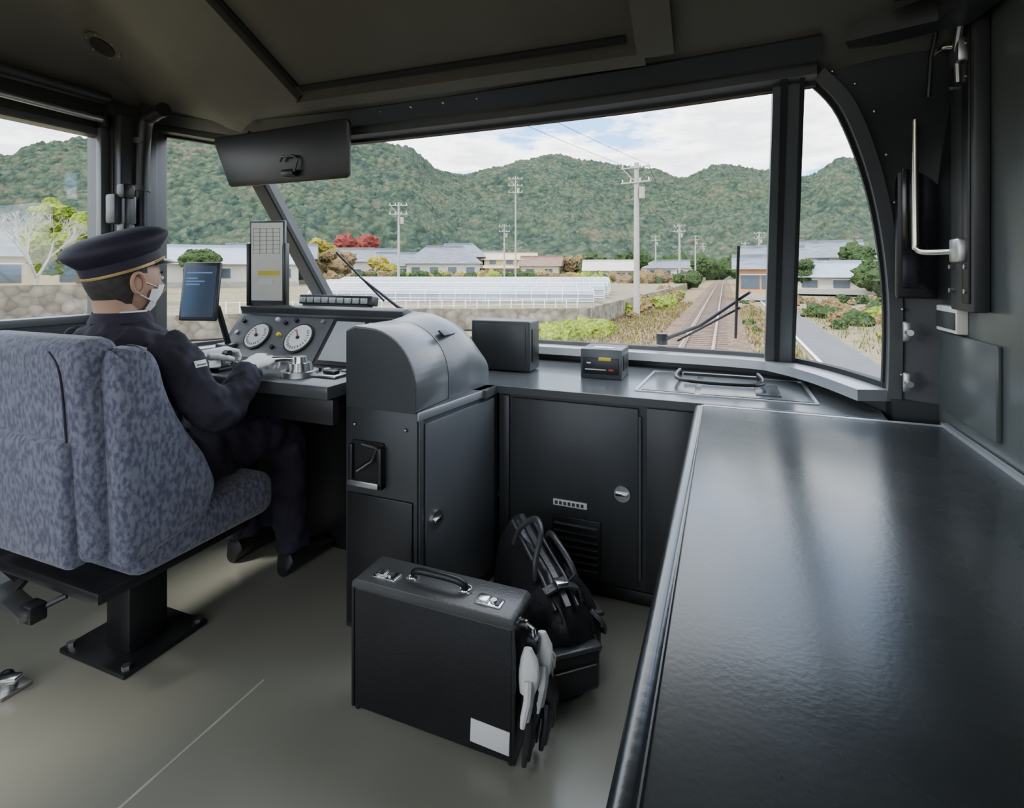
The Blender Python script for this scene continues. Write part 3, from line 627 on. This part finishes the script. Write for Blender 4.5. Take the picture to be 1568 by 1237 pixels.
b.tube([(x1+.01,1.20,.30),(x1+.03,1.19,.30),(x1+.035,1.19,.27)],.006,CHROME,8); b.box(x1+.015,x1+.045,1.175,1.20,.25,.285,BLK,.004)
b.done('work_gloves')

# ------------------------------------------------------------------ duffel bag
b=B(); A=V((-.395,1.40,0)); Bp=V((-.675,1.72,0)); ax=(Bp-A).normalized(); sd_=V((ax.y,-ax.x,0))
rings=[]
prof=[(-.02,.06,.16,.0),(-.005,.088,.21,.0),(.04,.102,.250,.0),(.12,.106,.268,.0),(.20,.106,.280,.0),(.28,.104,.296,.0),(.34,.098,.312,.0),(.385,.085,.322,.0),(.40,.05,.300,.0)]
for t,w,h,lean in prof:
    ring=[]
    for k in range(48):
        a=2*math.pi*k/48; cx=math.cos(a); sz=math.sin(a)
        zz=.5+.5*math.copysign(abs(sz)**.5,sz); xx=w*math.copysign(abs(cx)**.5,cx)*(1-.66*max(0,zz-.6)/.4)
        q=A+ax*t+sd_*xx+V((0,0,.004+h*zz))
        q+=(sd_*noise.noise(q*15)+ax*noise.noise(q*15+V((5,0,0))))*.016+V((0,0,noise.noise(q*10)*.008*zz)); ring.append(q)
    rings.append(ring)
b.loft(rings,NYL)
BM=Matrix.Translation(A-ax*.012)@Matrix.Rotation(math.atan2(-ax.x,ax.y),4,'Z')
b.box(-.078,.078,-.03,.0,.02,.14,NYL,.015,3,X=BM)
b.box(-.08,.08,-.036,.0,.132,.145,STRAP,.005,X=BM)
b.rsweep([BM@V((-.06,-.034,.10)),BM@V((.06,-.034,.10))],.006,.004,STEEL)
b.box(.085,.135,.06,.34,.03,.16,NYL,.02,3,X=BM); b.box(.09,.14,.06,.34,.152,.166,STRAP,.005,2,X=BM)
def hp(t,s,z): return A+ax*t+sd_*s+V((0,0,z))
b.tube(smoothpath([hp(.06,.07,.20),hp(.08,.066,.245),hp(.11,.06,.285),hp(.17,.05,.315),hp(.23,.05,.32),hp(.27,.055,.29),hp(.28,.068,.23)],5),.009,STRAP,10)
b.tube(smoothpath([hp(.12,-.05,.25),hp(.14,-.04,.30),hp(.17,-.01,.355),hp(.215,.0,.375),hp(.26,-.005,.36),hp(.29,-.035,.32),hp(.30,-.05,.27)],5),.009,STRAP,10)
b.rsweep([hp(.0,.0,.235),hp(.06,.0,.262),hp(.12,.0,.276),hp(.2,.0,.288),hp(.28,.0,.304),hp(.37,.0,.326)],.016,.010,STRAP)
for s_ in (.034,-.034): b.tube([hp(.01,s_,.225),hp(.10,s_,.262),hp(.20,s_,.280),hp(.36,s_,.316)],.006,STRAP,8)
for t in (.07,.28): b.rsweep([hp(t,.116,.05),hp(t,.112,.16),hp(t,.088,.215),hp(t,.045,.272)],.028,.006,STRAP,up=ax)
b.rsweep([hp(.05,-.05,.256),hp(.05,0,.272),hp(.05,.05,.254)],.03,.007,STRAP,up=(0,0,1))
b.box(-.018,.018,.045,.08,.268,.282,CHROME,.003,X=BM)
b.tube([hp(.1+.014*math.cos(a),.06,.262+.014*math.sin(a)) for a in [k*math.pi/6 for k in range(12)]],.003,CHROME,6,closed=True)
b.tube(smoothpath([hp(.02,.08,.20),hp(-.01,.105,.17),hp(.05,.135,.11),hp(.2,.148,.06),hp(.3,.148,.02),hp(.2,.16,.01)],6),.008,STRAP,8,flat=.5)
b.done('duffel_bag',50)

# ------------------------------------------------------------------ wipers (outside)
o_=V((0,.045,.03))
b=B(); b.tube([V((-.27,2.50,.80))+o_,V((-.1,2.44,.88))+o_,V((.094,2.27,1.036))+o_],[.010,.008,.006],BLK,8); b.tube([V((-.2,2.50,.80))+o_,V((.06,2.33,.97))+o_],.005,BLK,8)
b.tube([V((.044,2.46,.83))+o_,V((.048,2.10,1.215))+o_],.006,BLK,8); b.tube([V((.044,2.46,.82))+o_*1.3,V((.048,2.10,1.205))+o_*1.3],.004,RUB,6); b.cyl(V((-.27,2.5,.78))+o_,V((-.27,2.5,.83))+o_,.025,BLK); b.done('windshield_wiper')
b=B(); b.tube([V((-1.62,2.36,.93))+o_,V((-1.74,2.20,1.09))+o_],[.009,.005],BLK,8); b.tube([V((-1.69,2.34,.96))+o_,V((-1.80,2.09,1.215))+o_],.006,BLK,8); b.tube([V((-1.62,2.36,.93))+o_,V((-1.45,2.46,.83))+o_],.008,BLK,8); b.done('windshield_wiper')

# ------------------------------------------------------------------ unseen fill lamps added in the rear saloon to brighten the cab
for x in (-1.5,-.5):
    b=B(); b.box(x-.15,x+.15,-2.1,-.3,2.10,2.13,FILL_LAMP,.01); b.box(x-.18,x+.18,-2.13,-.27,2.12,2.16,WHITE,.005); b.done('added_fill_lamp')

# ------------------------------------------------------------------ exterior
ZG=-1.65; ZT=-.8
def pol(th,d): th=math.radians(th); return V((math.sin(th)*d,math.cos(th)*d,0))
b=B(); b.grid(lambda u,v:(-700+u*1200,-150+v*900,ZG-.12),40,40,FIELD); b.done('ground')
b=B(); b.box(XC-3.6,XC+3.4,6,190,ZG-.11,ZG-.08,SOIL); b.prism([(XC-2.0,ZG-.1),(XC-1.35,ZG),(XC+1.35,ZG),(XC+2.0,ZG-.1)],'y',6,190,BALL); b.done('track_bed')
b=B()
for i in range(170): b.box(XC-1.0,XC+1.0,6.2+i*.62,6.42+i*.62,ZG-.02,ZG+.03,SLP)
for s in (-1,1): b.prism([(XC+s*.533-.06,ZG+.03),(XC+s*.533+.06,ZG+.03),(XC+s*.533+.015,ZG+.06),(XC+s*.533+.035,ZG+.17),(XC+s*.533-.035,ZG+.17),(XC+s*.533-.015,ZG+.06)],'y',6,190,RAIL)
b.done('railway_track')
b=B(); b.prism([(2.6,4),(4.3,4),(4.6,60),(3.2,60)],'z',ZG-.11,ZG-.07,ASPH); b.rsweep([(2.62,4,ZG-.06),(3.22,60,ZG-.06)],.12,.01,WHITE); b.done('road')
b=B(); b.prism([(-30,2),(-24,12),(-14.5,22.2),(-6.5,25.5),(-5.5,60),(-5,420),(-600,420),(-600,-60),(-60,-60)],'z',ZG-.1,ZT,FIELD); b.done('terrace_field')
b=B(); b.rsweep([(-30,2,-1.18),(-24,12,-1.18),(-14.5,22.1,-1.18),(-6.45,25.4,-1.18),(-5.5,60,-1.18)],.5,1.0,STONE); b.rsweep([(-34,-4,-.5),(-27,8,-.5),(-24.5,14,-.5)],.6,2.2,STONE); b.done('stone_embankment')
RIDGE=[(-95,.13),(-80,.14),(-65.7,.158),(-63.3,.182),(-60.5,.198),(-55,.222),(-50.9,.226),(-44,.242),(-37.8,.243),(-33.1,.232),(-29.1,.188),(-27,.182),(-23.5,.197),(-20.7,.210),(-17.2,.220),(-13.7,.207),(-9.6,.193),(-7,.187),(-4.1,.168),(-.6,.188),(4.1,.173),(7.3,.158),(10,.183),(12.7,.166),(16,.15),(30,.14),(45,.12)]
def ridge(th):
    for (a,s),(c,t) in zip(RIDGE,RIDGE[1:]):
        if a<=th<=c:
            k=(th-a)/(c-a); k=k*k*(3-2*k); return s+(t-s)*k
    return .13
def mfn(u,v):
    th=-95+u*140; k=min(1,max(0,(th+34)/8)); k=k*k*(3-2*k); far=430+160*k+60*noise.noise(V((th*.06,3,0)))
    near=200+26*noise.noise(V((th*.1,9,1)))
    t=v*1.15; d=near+(far-near)*t; H=ridge(th)*far
    prof=(min(t,1)**1.1)*(1 if t<=1 else 1-(t-1)*1.5)
    p=pol(th,d); sp=noise.fractal(V((p.x*.011,p.y*.011,.3)),1.,2.,4)
    z=H*prof*(1+.55*sp*(1-min(t,1))) 
    w=noise.voronoi(V((p.x*.24,p.y*.24,z*.15)))[0][0]
    z+=(3.2*(1-w*1.4)+1.3*noise.noise(V((p.x*.6,p.y*.6,0))))*min(1,t*6) 
    return V((p.x,p.y,ZT-1+z+1.15*min(1,t)))
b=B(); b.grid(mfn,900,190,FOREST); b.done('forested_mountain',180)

def house(th,d,w,l,h,rh,roof,wall,ang,z=ZT,hip=False,name='house'):
    b=B(); c=pol(th,d); X=Matrix.Translation((c.x,c.y,z))@Matrix.Rotation(math.radians(ang),4,'Z')
    b.box(-w/2,w/2,-l/2,l/2,0,h,wall,X=X); e=.7; k=w*.28 if hip else 0
    vs=[(-w/2-e,-l/2-e,h-.25),(w/2+e,-l/2-e,h-.25),(w/2+e,l/2+e,h-.25),(-w/2-e,l/2+e,h-.25),(-w/2-e+k,0,h+rh),(w/2+e-k,0,h+rh)]
    b.add(vs,[(0,1,5,4),(2,3,4,5),(1,2,5),(3,0,4),(3,2,1,0)],roof,X=X)
    b.box(-w/2-e+k,w/2+e-k,-.2,.2,h+rh-.1,h+rh+.25,roof,X=X)
    b.box(-w/2-.05,w/2+.05,-l/2-.06,-l/2,0,.6,CONC,X=X)
    n=max(2,int(w/3))
    for i in range(n):
        x=-w/2+(i+.5)*w/n; b.box(x-.8,x+.8,-l/2-.08,-l/2,h*.35 if h<4 else .9,h*.75 if h<4 else 2.3,WINX,X=X); b.box(x-.9,x+.9,-l/2-.12,-l/2,(h*.75 if h<4 else 2.3),(h*.75 if h<4 else 2.3)+.1,WHITE,X=X)
        if h>4.5: b.box(x-.7,x+.7,-l/2-.08,-l/2,3.4,4.5,WINX,X=X)
    if h>4.5:
        b.add([(-w/2-.2,-l/2-1.6,2.5),(w/2+.2,-l/2-1.6,2.5),(w/2+.2,-l/2,3.2),(-w/2-.2,-l/2,3.2),(-w/2-.2,-l/2,2.6),(w/2+.2,-l/2,2.6)],[(0,1,2,3),(0,4,5,1),(0,3,4),(1,5,2)],roof,X=X)
    b.box(w/2-.02,w/2+.05,-1,1,1,2.4,WINX,X=X)
    b.done(name)
house(-37,125,13,9,4.2,2.6,TILE,PLAS,30); house(-38.8,145,12,9,5.4,2.4,TILE3,PLAS,20)
house(-29,108,14,9,3.6,3.2,TILE,PLAS,25,hip=True); house(-27.5,122,12,10,5.2,2.8,TILE,WOODW,18,hip=True); house(-33.5,112,9,8,3.2,2.4,TILE,PLAS,35)
house(-22,120,11,8,4.6,1.2,PLAS2,PLAS2,20,name='apartment_building'); house(-18.6,116,8,7,3.2,1.8,TILE3,PLAS2,10); house(-25,140,10,8,4.8,2.2,TILE,PLAS,15)
house(-11.5,98,8,6,2.2,1.5,PLAS,PLAS,12); house(-6.2,130,6,6,2.8,1.5,TILE,PLAS,5); house(-7.6,150,7,6,3,1.6,TILE2,PLAS,0); house(-3.6,165,7,6,3,2,TILE,PLAS,0); house(-9,170,9,6,3,2,TILE,PLAS2,0)
house(3.1,58,3.6,5,3.2,1.0,TILE,ORANGE,0,z=ZG); house(4.2,75,6,6,4.2,1.6,TILE,PLAS,0,z=ZG)
house(9.9,74,9.5,6,2.2,1.5,TILE2,PLAS,-8,z=ZG+.1); house(8.4,92,9,8,4.8,2.2,TILE,PLAS,-6,z=ZG+.1); house(13.4,98,9,7,3.8,2,TILE,PLAS,-6,z=ZG+.1); house(6.6,120,8,7,4.2,2,TILE2,PLAS,0,z=ZG+.1)
house(-50,78,17,9,3.0,2.0,TILE2,PLAS,45); house(-46,92,12,8,4.,2.0,TILE,PLAS,40); house(-65,55,11,8,3.2,2.2,TILE,PLAS2,60); house(-60,80,10,8,4,2,TILE,PLAS,60); house(-42.5,115,10,8,3.4,2,TILE,PLAS,40)
def greenhouse(p,q,w,h):
    b=B(); p=V((*p,0));q=V((*q,0)); t=(q-p).normalized(); s=V((t.y,-t.x,0)); L=(q-p).length
    arc=[(-w/2,0)]+[(-w/2*math.cos(a),h*.62+h*.38*math.sin(a)) for a in [k*math.pi/10 for k in range(11)]]+[(w/2,0)]
    def ring(o,k=1.): return [p+t*o+s*x*k+V((0,0,ZT+z*k)) for x,z in arc]
    b.loft([ring(0),ring(L)],PLF)
    n=int(L/.9)
    for i in range(n+1):
        r=ring(L*i/n,1.01); b.tube(r,.022,WHITE,5)
    for x,z in ((-w/2,h*.62),(0,h),(w/2*.8,h*.84),(w/2,h*.62),(w/2,.25),(w/2,.1)): b.tube([p+s*x*1.01+V((0,0,ZT+z*1.01)),q+s*x*1.01+V((0,0,ZT+z*1.01))],.028,WHITE,5)
    b.done('greenhouse')
greenhouse((-25,28),(-7.8,33.2),3.,.85); greenhouse((-28,32),(-8.2,38),3.4,1.05); greenhouse((-31,36),(-9.,43.),3.6,1.2); greenhouse((-33,40.5),(-10.,48.5),3.6,1.35)
b=B(); f0=V((-22,17.0,ZT)); f1=V((-7,26.5,ZT))
for i in range(32):
    p=f0.lerp(f1,i/31); b.box(p.x-.02,p.x+.02,p.y-.02,p.y+.02,ZT,ZT+.55,WHITE)
for z in (.25,.5): b.tube([f0+V((0,0,z)),f1+V((0,0,z))],.012,WHITE,5)
b.done('field_fence')
def pole(x,y,z0,z1,r=.17,arms=2,ang=0):
    b=B(); b.tube([(x,y,z0-.3),(x,y,z1)],[r,r*.7],CONC,14); X=Matrix.Translation((x,y,0))@Matrix.Rotation(math.radians(ang),4,'Z')
    for i in range(arms):
        z=z1-.35-i*.9; b.box(-.95,.95,-.20,-.13,z,z+.08,CONC,X=X)
        for k in (-.85,-.3,.3,.85): b.cyl(X@V((k,-.17,z+.1)),X@V((k,-.17,z+.28)),.045,WHITE,8,.03)
    b.cyl(X@V((.35,0,z1-2.2)),X@V((.35,0,z1-1.5)),.18,CONC,12) if arms>1 else None
    b.rsweep([X@V((-.8,-.17,z1-.35)),X@V((0,-.15,z1-1.2))],.05,.03,CONC,up=(0,1,0)); b.done('utility_pole')
pole(-5,33,ZG,7.75,.2,2,-15); pole(-31.3,46.7,ZT,8.2,.14,2,20); pole(-25.5,65,ZT,13.5,.12,3,20); pole(-7.1,94,ZT,9,.2,2,0); pole(-34.6,83,ZT,9,.15,2,30); pole(-15,128,ZT,9.4,.2,2,0); pole(-6.8,140,ZT,10,.2,2,0); pole(-6.4,180,ZT,10,.2,2,0); pole(6,110,ZG,8.5,.18,2,0); pole(4.9,150,ZG,8.5,.18,2,0)
b=B()
def wire(p,q,sag,r=.015):
    p=V(p);q=V(q); b.tube([p.lerp(q,t)-V((0,0,sag*4*t*(1-t))) for t in [i/12 for i in range(13)]],r,WIREM,4)
for k in (-.7,.7):
    wire((-5+k,33,7.6),(-13+k,-3,8.6),.4); wire((-5+k,33,7.6),(-7.1+k,94,8.9),1.2,.025); wire((-7.1+k,94,8.9),(-6.8+k,140,9.8),1,.03)
    wire((-31.3+k,46.7,8),(-34.6,83,8.8),.8,.025)
b.done('overhead_wires')
# vegetation
def blobtree(b,c,h,r,m,trunk=True,n=14):
    c=V(c)
    if trunk: b.tube([c,c+V((.1,0,h*.35)),c+V((0,.1,h*.7))],[.06*h**.5,.05*h**.5,.03],BARK,7)
    for i in range(n):
        a=random.random()*6.28; q=random.random()**.5*r*.65; z=h*(.4+.5*random.random()); b.ico(c+V((math.cos(a)*q,math.sin(a)*q,z)),r*random.uniform(.25,.5),m,3,.6,2.6,.85)
def tree(th,d,h,r,m,z=ZT): b=B(); c=pol(th,d); c.z=z; blobtree(b,c,h,r,m); b.done('tree',60)
tree(-41.5,105,8,3.5,LY); tree(-43.2,108,5.5,3,LYG); tree(-39.3,165,12.5,5,LR); tree(-37.5,170,12.5,5,LR); tree(-61,38,5.8,2.6,LYG); tree(-40,95,5,3,LO); tree(-52.5,70,4.5,2.4,LG); tree(-48.5,100,7,3,LYG); tree(-45,100,5,3,LO); tree(-44.5,85,4,3,LG); tree(-35.5,100,4,2.6,LY)
tree(-9,120,6,4,LG); tree(-13,115,5,4,LG); tree(-15.2,120,4.5,4,LO); tree(11,84,6,3,LG,ZG); tree(6.3,72,4,2.2,LG,ZG); tree(13.5,68,4,3,LG,ZG); tree(1.3,120,6,4,LG,ZG); tree(-2.2,150,5,3,LG)
b=B()
for i in range(130):
    th=-52+i*.38+random.uniform(-.4,.4); d=random.uniform(84,100); c=pol(th,d); m=random.choice([LG,LG,LYG,LO,LG,LY,LO] if th<-10 else [LG,LG,LO]); b.ico((c.x,c.y,ZT+random.uniform(.2,.8)),random.uniform(.7,1.4),m,3,.5,2.5)
for i in range(70):
    th=-52+i*.75; d=random.uniform(172,188); c=pol(th,d); b.ico((c.x,c.y,ZT+random.uniform(1,3.)),random.uniform(2.5,4.5),LG,3,.5,2.5)
b.done('village_shrubs',60)
b=B()
for i in range(30):
    x=random.uniform(-7.2,-5.0); y=random.uniform(20.5,25.5); b.ico((x,y,ZG-.05),random.uniform(.35,.75),LYG,3,.5,3,.85)
for i in range(30): x=random.uniform(-6.2,-4.2); y=random.uniform(28,62); b.ico((x,y,ZG+random.uniform(-.1,.4)),random.uniform(.35,.8),random.choice([LO,LO,LO,LG,LYG]),3,.6,3)
for i in range(20): x=random.uniform(1.2,2.4); y=random.uniform(18,70); b.ico((x,y,ZG-.05),random.uniform(.15,.3),random.choice([LO,LG,LO]),2,.6,3)
for i in range(46): x=random.uniform(5.2,13); y=random.uniform(30,58); b.ico((x,y,ZG),random.uniform(.3,.7),random.choice([LO,LG,LYG,LO,LG]),3,.6,3)
b.done('trackside_shrubs',60)
b=B()
for r_ in range(5):
    for i in range(20): b.ico((5.6+r_*.8+i*.04,17+i*.55,ZG+.0),random.uniform(.13,.24),LB if r_%2 else LYG,2,.6,3)
b.done('vegetable_garden',60)
b=B()
for i in range(12000):
    if i%3: x=random.uniform(-7.5,-2.6); y=random.uniform(9,50)
    else: x=random.choice([random.uniform(.9,2.5),random.uniform(4.6,10)]); y=random.uniform(9,45)
    h=random.uniform(.12,.42); a=random.random()*6.28; w=.025; lx,ly=random.uniform(-.15,.15),random.uniform(-.15,.15)
    b.add([(x-w*math.cos(a),y-w*math.sin(a),ZG-.1),(x+w*math.cos(a),y+w*math.sin(a),ZG-.1),(x+lx,y+ly,ZG-.1+h)],[(0,1,2)],LYG if i%5==0 else LO)
b.done('trackside_grass',60)
b=B(); c=pol(-63.6,34); c.z=ZT
def br(p,d_,l,r,n):
    q=p+d_*l; b.tube([p,p.lerp(q,.5)+V((random.uniform(-.05,.05)*l,0,0)),q],[r,r*.85,r*.6],CONC,5)
    if n:
        for k in range(3 if n>1 else 4): br(q,(d_+V((random.uniform(-.7,.7),random.uniform(-.7,.7),random.uniform(-.1,.5)))).normalized(),l*.72,r*.6,n-1)
br(c,V((0,0,1)),1.6,.12,5); b.done('bare_tree')

# ------------------------------------------------------------------ light
w=bpy.data.worlds.new('sky'); bpy.context.scene.world=w; w.use_nodes=True; nt=w.node_tree;N=nt.nodes;L=nt.links
bg=N['Background']; tc=N.new('ShaderNodeTexCoord'); mp=N.new('ShaderNodeMapping'); mp.inputs['Scale'].default_value=(1,1,3.2); mp.inputs['Location'].default_value=(.3,.2,.1)
L.new(tc.outputs['Generated'],mp.inputs[0]); ns=N.new('ShaderNodeTexNoise'); ns.inputs['Scale'].default_value=3.6; ns.inputs['Detail'].default_value=8; ns.inputs['Roughness'].default_value=.6; L.new(mp.outputs[0],ns.inputs['Vector'])
r=N.new('ShaderNodeValToRGB'); cr=r.color_ramp; cr.elements[0].position=.43; cr.elements[0].color=(.18,.39,.74,1); cr.elements[1].position=.51; cr.elements[1].color=(1,1,1,1); e=cr.elements.new(.60); e.color=(.58,.60,.64,1); e=cr.elements.new(.70); e.color=(.9,.92,.95,1)
L.new(ns.outputs['Fac'],r.inputs['Fac']); L.new(r.outputs['Color'],bg.inputs['Color']); bg.inputs['Strength'].default_value=5.8
sd=bpy.data.lights.new('sun','SUN'); sd.energy=4.5; sd.angle=math.radians(12); sd.color=(1,.95,.88); so=bpy.data.objects.new('sun',sd); bpy.context.collection.objects.link(so)
so.rotation_euler=(math.radians(42),0,math.radians(-40))
# ------------------------------------------------------------------ camera
cd=bpy.data.cameras.new('camera'); cam=bpy.data.objects.new('camera',cd); bpy.context.collection.objects.link(cam)
cam.location=(0,0,1.15); cam.rotation_euler=(math.radians(90),0,math.radians(21.8)); cd.lens=18.7; cd.sensor_width=36; cd.shift_y=-.13; cd.clip_start=.02; cd.clip_end=3000
bpy.context.scene.camera=cam
